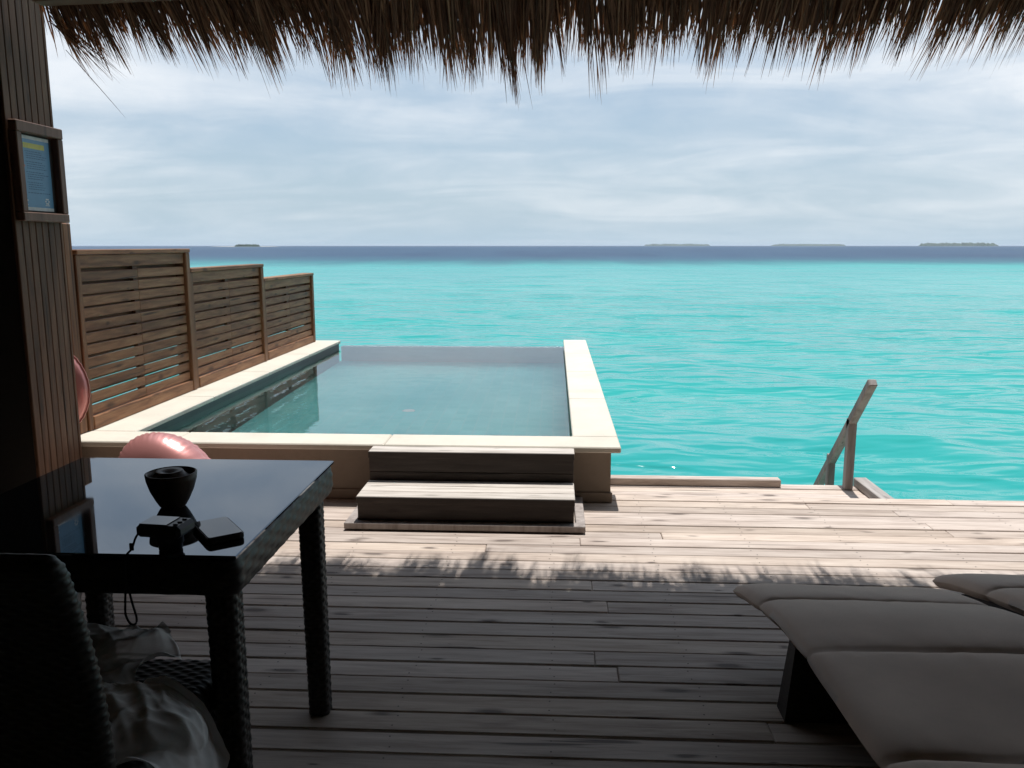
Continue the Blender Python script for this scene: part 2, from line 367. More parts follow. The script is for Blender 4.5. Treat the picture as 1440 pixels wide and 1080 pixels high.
def deck():
    m = MB(); rr = random.Random(11)
    Y1 = 4.425; pitch = .1; n = int((Y1+2.6)/pitch)
    nails = []
    for i in range(n):
        y1 = Y1-i*pitch; y0 = y1-(pitch-.0065)
        x = -4.6-rr.random()*2
        while x < 5.0:
            L = rr.uniform(3.0, 5.5); x2 = min(x+L, 5.05)
            xa = max(x, -4.6)
            if x2 > xa+.05:
                dz = rr.uniform(-.0025, .0025); q = rr.uniform(-.0012, .0012)
                m.box(xa, x2-.0015, y0+q, y1+q, -.035+dz, dz, .003)
                k = math.ceil(xa/.45)*.45
                while k < x2:
                    if -3 < k < 4 and y0 > .8:
                        nails.append((k+rr.uniform(-.012, .012), y0+.022, dz)); nails.append((k+rr.uniform(-.012, .012), y1-.022, dz))
                    k += .45
            x = x2
    m.mi = 1
    for (x, y, z) in nails:
        ps = [(x+.003*math.cos(t), y+.003*math.sin(t), z+.0012) for t in np.linspace(0, 2*np.pi, 6, endpoint=False)]
        m.addv(ps, [tuple(range(6))])
    o = m.build('deck', [M_DECK, M_NAIL]); tag(o, kind='structure')
    m = MB()
    for y in (4.3, 2.2, 0., -2.2): m.box(-4.6, 5.05, y-.05, y+.05, -.26, -.06)
    for x in (-4.2, -1.2, .6, 2.2, 4.6):
        for y in (4.3, 0., -2.2): m.lathe([(.11, -4), (.11, -.26)], 14, (x, y, 0))
    tag(m.build('deck_frame', M_RAIL), kind='structure')
    # lower landing
    m = MB(); y = 5.19
    while y > 4.35:
        dz = rr.uniform(-.002, .002); m.box(.36, 1.99, y-.094, y, -.185+dz, -.15+dz, .003); y -= .1
    tag(m.build('deck_landing', M_DECK), kind='structure')
    m = MB(); m.box(.40, 1.95, 4.42, 4.46, -.4, -.19); m.box(.40, 1.95, 5.10, 5.14, -.4, -.19)
    m.box(.45, .55, 5.0, 5.1, -4, -.19); m.box(1.8, 1.9, 5.0, 5.09, -4, -.4)
    tag(m.build('landing_frame', M_RAIL), kind='structure')
deck()
k1 = MB(); k1.box(.36, 1.435, 5.115, 5.19, -.147, -.10, .004)
tag(k1.build('kerb_beam', M_DECK), 'long low wooden kerb along the seaward edge of the lower landing', 'kerb')
k2 = MB(); k2.box(1.905, 1.985, 4.44, 5.19, -.147, -.095, .004)
tag(k2.build('kerb_beam', M_DECKY), 'short wooden kerb at the foot of the ladder handrail, running out to sea', 'kerb')

# ================================================================== POOL
def pool():
    WZ = .238
    P = thing('plunge_pool', 'raised infinity plunge pool with cream stone coping beside slatted fences', 'pool', (-1.1, 6.8, 0))
    inv = Vector((1.1, -6.8, 0))
    def bld(mb, name, mat, smooth=False, par=P):
        mb.v = [(x+1.1, y-6.8, z) for x, y, z in mb.v]; return mb.build(name, mat, par, smooth)
    m = MB()       # outer walls
    m.box(-2.72, .308, 4.29, 4.47, -.02, .2795)
    m.box(.13, .306, 4.4705, 9.2, -1.5, .2795)
    m.box(-2.72, -2.40, 4.4705, 9.06, -1.5, .2795)
    m.box(-2.3995, .1295, 4.4705, 9.2, -1.5, -.86)
    bld(m, 'wall', M_POOLW)
    m = MB(); m.box(-2.72, .318, 4.278, 4.2895, .0, .055, .003); bld(m, 'plinth', M_POOLW)
    m = MB()       # coping slabs
    xs = [-2.75, -2.05, -1.35, -.65, .05, .357]
    m.box(-2.76, -2.055, 4.245, 4.495, .28, .312, .006)
    m.box(-2.0535, -.9, 4.245, 4.495, .28, .312, .006)
    m.box(-.8985, .357, 4.245, 4.495, .28, .312, .006)
    ys = [4.4965, 5.6, 6.75, 7.9, 9.08]
    for a, c in zip(ys[:-1], ys[1:]): m.box(-2.76, -2.375, a, c-.0015, .28, .312, .006)
    ys = [4.4965, 5.65, 6.9, 8.1, 9.28]
    for a, c in zip(ys[:-1], ys[1:]): m.box(.107, .357, a, c-.0015, .28, .312, .006)
    bld(m, 'coping', M_COPE)
    m = MB()       # inner tiled faces
    m.box(-2.3995, -2.39, 4.48, 9.06, -.86, .279); m.box(.12, .1295, 4.48, 9.2, -.86, .279)
    m.box(-2.389, .119, 4.4705, 4.48, -.86, .279)
    bld(m, 'waterline_tiles', M_TILED)
    m = MB(); m.box(-2.389, .119, 4.481, 9.14, -.859, -.85); bld(m, 'floor_tiles', M_TILE)
    m = MB(); m.box(-2.389, .119, 9.141, 9.25, -1.2, WZ-.004, .004); bld(m, 'infinity_edge', M_LEDGE)
    m = MB(); nx, ny = 6, 12
    xs = np.linspace(-2.389, .119, nx); yy = np.linspace(4.481, 9.247, ny)
    m.grid(np.array([[(x, y, WZ) for y in yy] for x in xs])); bld(m, 'water', M_WATER)
    m = MB(); m.lathe([(.0, .012), (.035, .012), (.05, .006), (.052, 0)], 20, (-1.2, 6.7, -.85)); bld(m, 'floor_drain', M_WHITE)
pool()

def steps():
    P = thing('pool_steps', 'two grey weathered wooden steps leading up to the pool coping', 'steps', (-.42, 4.0, 0))
    def bld(mb, name, mat):
        mb.v = [(x+.42, y-4., z) for x, y, z in mb.v]; return mb.build(name, mat, P)
    m = MB(); m.box(-1.005, .158, 3.785, 3.845, .004, .036, .003); m.box(-1.005, -.955, 3.8455, 4.27, .004, .034, .003); m.box(.113, .158, 3.8455, 4.27, .004, .034, .003)
    bld(m, 'base_frame', M_RAIL)
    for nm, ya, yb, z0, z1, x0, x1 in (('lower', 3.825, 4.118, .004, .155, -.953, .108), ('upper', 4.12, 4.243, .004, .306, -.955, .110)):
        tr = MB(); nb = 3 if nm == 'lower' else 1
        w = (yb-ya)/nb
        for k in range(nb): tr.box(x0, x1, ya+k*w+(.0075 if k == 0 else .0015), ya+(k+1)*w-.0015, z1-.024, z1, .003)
        ns = MB(); ns.box(x0+.001, x1-.001, ya, ya+.007, z1-.034, z1-.0015, .002); bld(ns, 'nose_shade_strip', M_RISER)  # shade on the tread's front edge, put in as a thin dark strip
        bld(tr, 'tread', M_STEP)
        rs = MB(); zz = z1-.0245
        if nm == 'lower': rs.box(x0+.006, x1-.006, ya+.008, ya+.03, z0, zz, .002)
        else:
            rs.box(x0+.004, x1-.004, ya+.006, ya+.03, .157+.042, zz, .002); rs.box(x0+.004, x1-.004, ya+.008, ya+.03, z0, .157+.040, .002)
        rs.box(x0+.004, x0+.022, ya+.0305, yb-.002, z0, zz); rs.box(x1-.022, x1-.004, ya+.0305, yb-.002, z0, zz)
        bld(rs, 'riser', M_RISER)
steps()

# ================================================================== FENCE
def fence_panel(y0, y1, top, label, seed):
    X = -2.67; rr = random.Random(seed)
    P = thing('slatted_fence', label, 'fence', (X, (y0+y1)/2, .31), 0, 'slatted fence panels stepping down along the pool')
    cx, cy, cz = X, (y0+y1)/2, .31
    def bld(mb, name, mat):
        mb.v = [(x-cx, y-cy, z-cz) for x, y, z in mb.v]; return mb.build(name, mat, P)
    m = MB(); m.box(X-.055, X+.055, y1-.062, y1, .314, top, .005); bld(m, 'post', M_FENCEZ)
    m = MB(); m.box(X-.05, X+.045, y0, y0+.045, .314, top, .004); bld(m, 'post', M_FENCEZ)
    ya, yb = y0+.046, y1-.0625
    m = MB(); m.box(X-.06, X+.058, y0-.004, y1+.004, top+.0005, top+.028, .004); bld(m, 'cap_rail', M_FENCE)
    m = MB(); m.box(X-.02, X+.035, ya, yb, top-.075, top-.001, .004); bld(m, 'top_rail', M_FENCE)
    m = MB(); m.box(X-.03, X+.05, ya, yb, .3145, .39, .004); bld(m, 'bottom_board', M_FENCE)
    m = MB(); ym = (ya+yb)/2
    m.box(X-.012, X+.012, ym-.028, ym+.028, .3905, top-.0755); bld(m, 'batten', M_FENCEZ)
    h = (top-.08)-.40; n = int(round(h/.066)); p = h/n
    m = MB()
    for k in range(n):
        z0 = .40+k*p+rr.uniform(-.003, .003)
        for side in (1, -1):
            a0 = rr.uniform(-.0035, .0035); zz = z0 + (0 if side > 0 else p*.5-.008) 
            for (s0, s1) in ((ya+.001, ym-.001), (ym+.001, yb-.001)):
                if side < 0 and rr.random() < .0: continue
                dx = .013 if side > 0 else -.026-.018
                A = Matrix.Translation((X+dx, (s0+s1)/2, zz+p*.36)) @ Matrix.Rotation(a0, 4, 'X')
                hh = p*.395 if side > 0 else p*(.31 if (k > 4 if seed == 1 else k not in (1, 4)) else .14)
                m.box(0, .018, -(s1-s0)/2, (s1-s0)/2, -hh, hh, .0025, A)
    bld(m, 'slats', M_FENCE)
fence_panel(4.47, 5.89, 1.305, 'tallest slatted wooden fence panel, next to the clad wall', 1)
fence_panel(5.90, 7.40, 1.165, 'middle slatted wooden fence panel, stepped between a taller and a lower one', 2)
fence_panel(7.41, 8.95, 1.035, 'lowest slatted wooden fence panel at the far end above the sea', 3)
m = MB(); m.box(-2.76, -2.632, 4.385, 4.462, .314, 1.475, .006)
tag(m.build('fence_post', M_FENCEZ), 'plain brown corner post between the clad wall and the tallest fence panel', 'post')

# ================================================================== HOUSE
def house():
    P = thing('clad_wall', 'end wall clad in narrow vertical brown boards, holding the framed notice', 'wall', (-2.6, 3.97, 0))
    cx, cy = -2.6, 3.97
    def bld(mb, name, mat, par=P, c=None):
        mb.v = [(x-cx, y-cy, z) for x, y, z in mb.v]; return mb.build(name, mat, par)
    m = MB(); m.box(-2.80, -2.519, 3.80, 4.135, .004, 2.9); bld(m, 'wall_core', M_DARKW)
    m = MB(); rr = random.Random(5); n = 7; w = (4.145-3.79)/n
    for k in range(n):
        y = 3.79+k*w
        m.box(-2.518, -2.50+rr.uniform(-.001, .001), y+.002, y+w-.002, .004, 2.9, .003)
    bld(m, 'cladding', M_CLAD)
    m = MB(); m.box(-2.80, -2.499, 4.1455, 4.165, .004, 2.9, .003); bld(m, 'corner_board', M_CLAD)
    V = thing('villa', 'dark shaded rear of the water villa with an added right wall and gables shading the terrace', 'villa', (0, -2.6, 0))
    def b2(mb, name, mat):
        mb.v = [(x, y+2.6, z) for x, y, z in mb.v]; return mb.build(name, mat, V)
    m = MB(); z = .004
    while z < 2.98: m.box(-4.6, -2.805, 3.802, 3.83, z, z+.088, .004); z += .094
    b2(m, 'louvred_wall', M_CLADX)
    m = MB(); m.box(-4.6, -2.805, 3.832, 3.90, .004, 2.9); b2(m, 'wall', M_DARKW)
    m = MB(); m.box(-4.75, -4.61, -2.6, 3.9, -.3, 3.1); b2(m, 'wall', M_CLADX)
    m = MB(); m.box(-4.6, 5.05, -2.75, -2.61, -.3, 6.0); b2(m, 'wall', M_CLADX)
    m = MB(); m.box(5.06, 5.2, -2.6, 3.4, -.3, 3.6); b2(m, 'wall', M_CLADX)  # unseen right wall, added to keep sky light off the terrace
    m = MB(); m.box(-4.6, -2.505, -2.6, 4.13, 2.91, 3.0); b2(m, 'ceiling', M_CLADX)
    for xg in (-2.62, 5.06):  # unseen end panels, added to stop sky light leaking in under the roof
        m = MB(); pr = [(-2.6, 2.92), (3.78, 2.92), (.6, 5.9), (-2.6, 4.2)]
        vs = [(xg, y, z) for y, z in pr]+[(xg+.11, y, z) for y, z in pr]
        m.addv(vs, [(0, 1, 2, 3), (7, 6, 5, 4)]+[(i, (i+1) % 4 + 0, (i+1) % 4+4, i+4) for i in range(4)]); b2(m, 'added_gable', M_CLADX)
    return V
V = house()

# ------------------------------------------------------------------ notice frame
def notice():
    X = -2.499; y0, y1, z0, z1 = 3.80, 4.165, 1.468, 1.925
    P = thing('notice_frame', 'framed blue notice with yellow heading fixed to the clad wall', 'notice', (X, 3.98, 1.7))
    def bld(mb, name, mat, par=P):
        mb.v = [(x-X, y-3.98, z-1.7) for x, y, z in mb.v]; return mb.build(name, mat, par)
    m = MB(); w = .05; d = .042
    m.box(X+.001, X+d, y0, y1, z1-w, z1, .004); m.box(X+.001, X+d, y0, y1, z0, z0+w*.85, .004)
    m.box(X+.001, X+d-.002, y0, y0+w*.8, z0+w*.85+.0005, z1-w-.0005, .004); m.box(X+.001, X+d-.002, y1-w*.9, y1, z0+w*.85+.0005, z1-w-.0005, .004)
    bld(m, 'frame', M_FRAME)
    m = MB(); m.box(X+.001, X+.004, y0+.042, y1-.047, z0+.045, z1-.052); bld(m, 'backing', M_DARKW)
    pz0, pz1, py0, py1 = z0+.052, z1-.058, y0+.046, y1-.072
    m = MB(); m.box(X+.0045, X+.0065, py0, py1, pz0, pz1); po = bld(m, 'poster', M_PAPER)
    H = pz1-pz0; Wd = py1-py0; q = X+.0066
    def strip(mb, ya, yb, za, zb): mb.box(q, q+.0004, py0+ya*Wd, py0+yb*Wd, pz1-zb*H, pz1-za*H)
    for za, zb in ((0., .045), (.955, 1.)):
        m = MB(); strip(m, 0., 1., za, zb); bld(m, 'poster_margin', M_WHITE, po)
    m = MB(); rr = random.Random(4); strip(m, .18, .84, .095, .165)
    bld(m, 'heading', M_YEL, po)
    m = MB(); z = .2
    for k in range(17):
        y = .25+(0 if k % 4 else -.03); e = rr.uniform(.68, .92)
        while y < e:
            l = rr.uniform(.03, .09); strip(m, y, min(y+l, e), z, z+.011); y += l+.018
        z += .0295 if k % 4 != 3 else .05
    bld(m, 'text_lines', M_INK, po)
    for a_ in ((.03, .10, .23, .26), (.03, .19, .39, .42)):
        m = MB(); strip(m, *a_); bld(m, 'coral_mark', M_ORANGE, po)
    m = MB(); strip(m, .04, .09, .60, .645); bld(m, 'white_mark', M_WHITE, po)
    for cx_, s in ((.12, 1), (.8, 1)):
        m = MB()
        for a in range(6):
            t_ = a*math.pi/3
            strip(m, cx_+.05*math.cos(t_)-.022, cx_+.05*math.cos(t_)+.022, .865+.034*math.sin(t_)-.010, .865+.034*math.sin(t_)+.010)
        strip(m, cx_-.07, cx_+.07, .915, .925)
        bld(m, 'emblem', M_WHITE, po)
notice()

# ------------------------------------------------------------------ thatched roof
# lower outline of the straw: (photo column mapped to metres along the eave, how far down the slope)
CONT = [(-2.47, .40), (-2.36, .44), (-2.2, .46), (-2.05, .50), (-1.93, .43), (-1.8, .49), (-1.62, .47), (-1.5, .53), (-1.38, .51), (-1.22, .40), (-1.1, .50),
        (-.98, .57), (-.85, .60), (-.72, .57), (-.62, .54), (-.5, .60), (-.4, .66), (-.28, .63), (-.15, .60), (0.02, .52), (.15, .55), (.3, .53), (.45, .53), (.56, .50),
        (.66, .47), (.75, .60), (.88, .54), (.98, .52), (1.1, .57), (1.22, .60), (1.36, .53), (1.5, .50), (1.62, .53), (1.75, .55), (1.9, .52), (2.1, .50), (2.6, .53), (3.2, .50), (4.0, .54), (5.1, .52)]
def roof():
    P = thing('thatched_roof', 'thatched terrace roof with a ragged fringe of dry straw hanging over the view', 'roof', (1.2, 3.75, 2.55))
    c = (1.2, 3.75, 2.55)
    def bld(mb, name, mat, smooth=False):
        mb.v = [(x-c[0], y-c[1], z-c[2]) for x, y, z in mb.v]; return mb.build(name, mat, P, smooth)
    s = math.sqrt(.5)
    m = MB()       # two slopes, thick
    th = .28
    def slab(x0, x1, ya, za, yb, zb):
        d = Vector((0, yb-ya, zb-za)).normalized(); nrm = Vector((1, 0, 0)).cross(d)
        if nrm.z < 0: nrm = -nrm
        q = [Vector((x, y, z)) for x in (x0, x1) for (y, z) in ((ya, za), (yb, zb))]
        vs = q+[p+nrm*th for p in q]
        m.addv(vs, [(0, 1, 3, 2), (4, 6, 7, 5), (0, 4, 5, 1), (2, 3, 7, 6), (0, 2, 6, 4), (1, 5, 7, 3)])
    slab(-2.49, 5.3, 3.70, 2.62, .6, 5.72)
    slab(-2.49, 5.3, .595, 5.70, -2.75, 4.0)
    bld(m, 'thatch', M_ROOF)
    m = MB(); m.box(0, 7.4, 3.79, 3.88, 0, .085, .006, Matrix.Translation((-2.33, 0, 2.424)) @ Matrix.Rotation(R(-1.6), 4, 'Y')); bld(m, 'eave_beam', M_BEAM)
    # fringe
    xs = np.array([p[0] for p in CONT]); ts = np.array([p[1] for p in CONT])
    g = np.random.default_rng(21); V = []; F = []
    def straw(x, t0, t1, lift, w, lean, curl, tw):
        n = 5; q = np.linspace(0, 1, n)
        t = t0+(t1-t0)*q
        droop = curl*q**2
        px = x+lean*q+g.normal(0, .002)
        py = 3.75+s*t-droop*.35; pz = 2.55-s*t+lift*s*(1-q*.7)-droop*.35
        py = py+lift*s*(1-q*.7)
        wd = w*np.array([.8, 1, .9, .62, .08])/2
        dx, dn = math.cos(tw), math.sin(tw)
        b = len(V)
        for i in range(n):
            V.append((px[i]-dx*wd[i], py[i]-dn*wd[i]*s, pz[i]-dn*wd[i]*s)); V.append((px[i]+dx*wd[i], py[i]+dn*wd[i]*s, pz[i]+dn*wd[i]*s))
        for i in range(n-1): F.append((b+2*i, b+2*i+1, b+2*i+3, b+2*i+2))
    x = -2.47
    while x < 5.2:
        vis = x < 2.5
        base = np.interp(x, xs, ts)
        for lay in range(3):
            cx = x+g.uniform(-.03, .03)
            tip = base-(.022 if x < .6 else .062)+g.normal(0, .05)-lay*.05+(.0 if g.random() > .16 else -.11)
            cl = g.normal(0, .045)+(.05 if x < -1. else 0)
            ns = int(g.integers(10, 18)) if vis else 8
            for k in range(ns):
                xo = g.normal(0, .024)
                L = tip+.055-abs(g.normal(0, .085)) + (.07*g.random() if g.random() < .12 else 0)
                x0 = cx+xo
                if x0 < -2.33: continue
                straw(x0, g.uniform(-.02, .06), L, .02+lay*.035+g.uniform(0, .03), g.uniform(.004, .0115), cl*.9-xo*.45+g.normal(0, .022), g.uniform(-.02, .05), g.uniform(-.9, .9))
        x += g.uniform(.018, .062) if vis else .06
    for k in range(150):   # dense backing behind the loose tips
        x = -2.33+7.5*k/150
        for j in range(10):
            straw(x+g.uniform(0, .05), -.03, np.interp(x, xs, ts)*g.uniform(.42, .70), .06+g.uniform(0, .08), .016, g.normal(0, .012), 0., g.uniform(-.4, .4))
    for k in range(46):    # bundle splayed sideways at the corner by the wall
        straw(-2.34+g.uniform(0, .03), g.uniform(.18, .30), g.uniform(.42, .60), g.uniform(0, .05), g.uniform(.003, .006), g.uniform(.02, .24), g.uniform(0, .05), g.uniform(-.7, .7))
    straw(-2.33, .40, .78, .01, .004, .14, .02, .2)
    m = MB(); m.v = V; m.f = F; m.m = [0]*len(F)
    bld(m, 'straw_fringe', M_THATCH)
roof()

# ================================================================== WOVEN FURNITURE
def weave_h(U, Vv, a=.0022):
    j = np.floor(Vv); fv = Vv-j
    over = .5+.5*np.cos(np.pi*(U+j))
    prof = np.sqrt(np.clip(1-(2*fv-1)**2, 0, 1))
    fu = U-np.floor(U-.5)-.5
    stake = np.clip(1-(2*(fu-.5))**2*1.6, 0, 1)
    return a*(over*prof-.35+.35*(1-over)*stake)
def wrap(m, pts, nrm, uu, vv, amp, closed=True, cap=False):
    """pts/nrm [nu,nv,3]; uu,vv strand coordinates"""
    h = weave_h(uu, vv, amp); m.grid(pts+nrm*h[..., None], closed_u=closed, cap=cap)
def rrect(w, d, r, n):
    """n points round a rounded rectangle + normals + arc length"""
    w2, d2 = w/2-r, d/2-r
    segs = []
    L = [2*w2, math.pi*r/2, 2*d2, math.pi*r/2]*2; T = sum(L)/1
    out = []; nr = []
    cs = [((w2, -d2), -90), ((w2, d2), 0), ((-w2, d2), 90), ((-w2, -d2), 180)]
    per = 2*(2*w2)+2*(2*d2)+2*math.pi*r
    for i in range(n):
        s = per*i/n
        path = [('l', (-w2, -d2-r), (1, 0), 2*w2, (0, -1)), ('a', (w2, -d2), -90), ('l', (w2+r, -d2), (0, 1), 2*d2, (1, 0)), ('a', (w2, d2), 0),
                ('l', (w2, d2+r), (-1, 0), 2*w2, (0, 1)), ('a', (-w2, d2), 90), ('l', (-w2-r, d2), (0, -1), 2*d2, (-1, 0)), ('a', (-w2, -d2), 180)]
        for q in path:
            ln = q[3] if q[0] == 'l' else math.pi*r/2
            if s <= ln+1e-9:
                if q[0] == 'l': out.append((q[1][0]+q[2][0]*s, q[1][1]+q[2][1]*s)); nr.append(q[4])
                else:
                    a = R(q[2])+s/r; nr.append((math.cos(a), math.sin(a))); out.append((q[1][0]+r*math.cos(a), q[1][1]+r*math.sin(a)))
                break
            s -= ln
    return np.array(out), np.array(nr), per
def woven_leg(w0, w1, h, lean=(0, 0), amp=.0034):
    m = MB(); n = 96; nv = int(h/.0125)*5
    p, nr, per = rrect(1, 1, .28, n); z = np.linspace(0, h, nv)
    w = w0+(w1-w0)*(z/h)
    pts = np.zeros((n, nv, 3)); nn = np.zeros_like(pts)
    pts[..., 0] = p[:, 0][:, None]*w+lean[0]*(1-z/h); pts[..., 1] = p[:, 1][:, None]*w+lean[1]*(1-z/h); pts[..., 2] = z
    nn[..., 0] = nr[:, 0][:, None]; nn[..., 1] = nr[:, 1][:, None]
    uu = np.repeat((np.arange(n)/n*16)[:, None], nv, 1); vv = np.repeat((z/.0125)[None], n, 0)
    wrap(m, pts, nn, uu, vv, amp, cap=True); return m
def woven_band(w, d, r, z0, z1, amp=.0042, row=.0152, stake=.038, bulge=.006):
    m = MB(); per = 2*(w+d); n = int(per/stake/2)*2*4; nv = int((z1-z0)/row)*4+1
    p, nr, per = rrect(w, d, r, n); z = np.linspace(z0, z1, nv)
    q = np.sin(np.linspace(0, np.pi, nv))**.5*bulge
    pts = np.zeros((n, nv, 3)); nn = np.zeros_like(pts)
    pts[..., 0] = p[:, 0][:, None]+nr[:, 0][:, None]*q; pts[..., 1] = p[:, 1][:, None]+nr[:, 1][:, None]*q; pts[..., 2] = z
    nn[..., 0] = nr[:, 0][:, None]; nn[..., 1] = nr[:, 1][:, None]
    ns = round(n/4/2)*2
    uu = np.repeat((np.arange(n)/n*ns)[:, None], nv, 1); vv = np.repeat(((z-z0)/row)[None], n, 0)
    wrap(m, pts, nn, uu, vv, amp); return m
def woven_slab(w, d, h, r, amp=.0028, row=.010, stake=.018, holes=False):
    """cushion-like woven slab lying in XY (seat) with rounded rim"""
    m = MB(); n = int(w/(stake/4)); k = int(d/(row/4))
    xs = np.linspace(-w/2, w/2, n); ys = np.linspace(-d/2, d/2, k)
    X, Y = np.meshgrid(xs, ys, indexing='ij')
    ex = np.clip((np.abs(X)-(w/2-r))/r, 0, 1); ey = np.clip((np.abs(Y)-(d/2-r))/r, 0, 1)
    e = np.clip(np.sqrt(ex**2+ey**2), 0, 1)
    Z = h*np.sqrt(np.clip(1-e**2, 0, 1))*.5
    Z = Z+weave_h(X/stake, Y/row, amp)
    m.grid(np.stack([X, Y, Z], -1)); Zb = -h*.5*np.ones_like(Z)
    rim = MB()
    return m

def table():
    x0, x1, y0, y1 = -1.372, -.628, 1.537, 2.283; cx, cy = (x0+x1)/2, (y0+y1)/2
    P = thing('dining_table', 'square dark woven rattan table with a reflective dark glass top', 'table', (cx, cy, 0))
    w = x1-x0
    m = MB(); m.box(-w/2, w/2, -w/2, w/2, .7365, .745, .002); m.build('glass_top', M_GLASS, P)
    m = woven_band(w-.012, w-.012, .02, .658, .734); m.box(-w/2+.03, w/2-.03, -w/2+.03, w/2-.03, .70, .7355)
    m.build('woven_apron', M_WICK, P, True)
    for sx in (-1, 1):
        for sy in (-1, 1):
            lg = woven_leg(.058, .064, .672, (sx*.006, 0)).build('leg', M_WICK, P, True)
            lg.location = (sx*(w/2-.055), sy*(w/2-.062), 0)
table()

def chair(label, loc, rz):
    """faces +Y, origin under the middle of the seat"""
    P = thing('rattan_chair', label, 'chair', loc, rz, 'dark rattan dining chairs')
    m = woven_slab(.46, .47, .05, .03, .0034, .0115, .02); m.v = [(x, y, z+.425) for x, y, z in m.v]
    m.build('seat', M_WICK, P, True)
    b = woven_band(.452, .462, .035, .375, .43, .003); b.build('seat_skirt', M_WICK, P, True)
    # back: closed woven shell, leaning, round shouldered
    m = MB(); n = 26*8; nv = 56*4
    p, nr, per = rrect(.455, .045, .021, n)
    q = np.linspace(0, 1, nv); H = .50
    pts = np.zeros((n, nv, 3)); nn = np.zeros_like(pts)
    z = .41+H*q
    sh = np.sqrt(np.clip(1-np.clip((q-.93)/.07, 0, 1)**2, 0, 1))
    wx = 1-.035*(1-np.sqrt(np.clip(1-np.clip((q-.90)/.10, 0, 1)**2, 0, 1)))*2
    pts[..., 0] = p[:, 0][:, None]*wx*(1+.02*np.sin(np.pi*q))
    pts[..., 1] = p[:, 1][:, None]*sh-.235-.012-.095*q+.02*np.sin(np.pi*q)
    pts[..., 2] = z
    nn[..., 0] = nr[:, 0][:, None]; nn[..., 1] = nr[:, 1][:, None]
    uu = np.repeat((np.arange(n)/n*52)[:, None], nv, 1); vv = np.repeat((q*56)[None], n, 0)
    wrap(m, pts, nn, uu, vv, .003, cap=True); m.build('backrest', M_WICK, P, True)
    for sx in (-1, 1):
        for sy in (-1, 1):
            lg = woven_leg(.036, .044, .385, (sx*.004, sy*.01), .0022).build('leg', M_WICK, P, True)
            lg.location = (sx*.195, sy*.195, 0)
    return P
ch1 = chair('dark rattan chair nearest the viewer, back to us, with white cloth on its seat', (-.945, 1.455, 0), 0)
ch2 = copy_tree(ch1); ch2.location = (-1.45, 1.885, 0); ch2.rotation_euler = (0, 0, R(-60.5))
ch2['label'] = 'dark rattan chair tucked under the left side of the table, mostly hidden'

def cloth():
    """sheer cloth bunched on the seat and spilling over its right edge"""
    nu, nv = 130, 120; u = np.linspace(0, 1, nu); v = np.linspace(0, 1, nv); U, Vv = np.meshgrid(u, v, indexing='ij')
    g = np.random.default_rng(9)
    Yy = 1.245+.455*Vv
    xr = np.interp(Yy, [1.24, 1.34, 1.42, 1.47, 1.52, 1.60, 1.66, 1.71], [-.66, -.60, -.62, -.80, -.84, -.79, -.83, -.93])
    xr = xr+.012*np.sin(60*Yy)+.008*np.sin(23*Yy)
    s = -1.14+(xr+1.14)*U
    over = np.maximum(s+.722, 0)
    X = np.where(over > 0, -.722+.10*(1-np.exp(-over/.05)), s)
    Zb = .462-np.maximum(over-.025, 0)*1.05
    def lump(cx, cy, rx, ry, h, rot=0.):
        dx, dy = s-cx, Yy-cy; a, b = dx*math.cos(rot)+dy*math.sin(rot), -dx*math.sin(rot)+dy*math.cos(rot)
        q = np.clip(1-(a/rx)**2-(b/ry)**2, 0, 1); return h*q**.6
    Z = lump(-.98, 1.62, .20, .085, .060, .1)+lump(-.83, 1.37, .17, .12, .050, .3)+lump(-1.0, 1.45, .16, .10, .040, -.4)+lump(-.87, 1.56, .10, .06, .025, .6)
    fold = np.zeros_like(U)
    for k in range(11):
        a = g.uniform(-1.2, 1.2); f = g.uniform(18, 46); ph = g.uniform(0, 6.28)
        c = (np.cos(a)*Yy+np.sin(a)*s)*f+ph+1.6*np.sin(9*s+k)+1.1*np.sin(13*Yy+2*k)
        fold += g.uniform(.4, 1.)*(1-np.abs(np.sin(c)))**1.7*19/f
    fold = fold/fold.max()
    edge_d = np.minimum(np.minimum(U, 1-U), np.minimum(Vv, 1-Vv))
    curl = np.exp(-(edge_d/.03)**2)*.010*(1+np.sin(30*U+22*Vv))
    hang = np.clip(over/.05, 0, 1)
    lift = .003+(.034*fold)*(.35+.65*np.clip(Z/.03, 0, 1))+Z*(1-.5*hang)+curl
    P = np.stack([X+hang*lift*.8, Yy+.010*np.sin(31*s+9*Yy), Zb+(1-.6*hang)*lift], -1)
    m = MB(); m.grid(P); o = m.build('sheer_cloth', M_SHEER, None, True)
    return tag(o, 'crumpled sheer white cloth lying on the nearest rattan chair seat', 'cloth')
cloth()

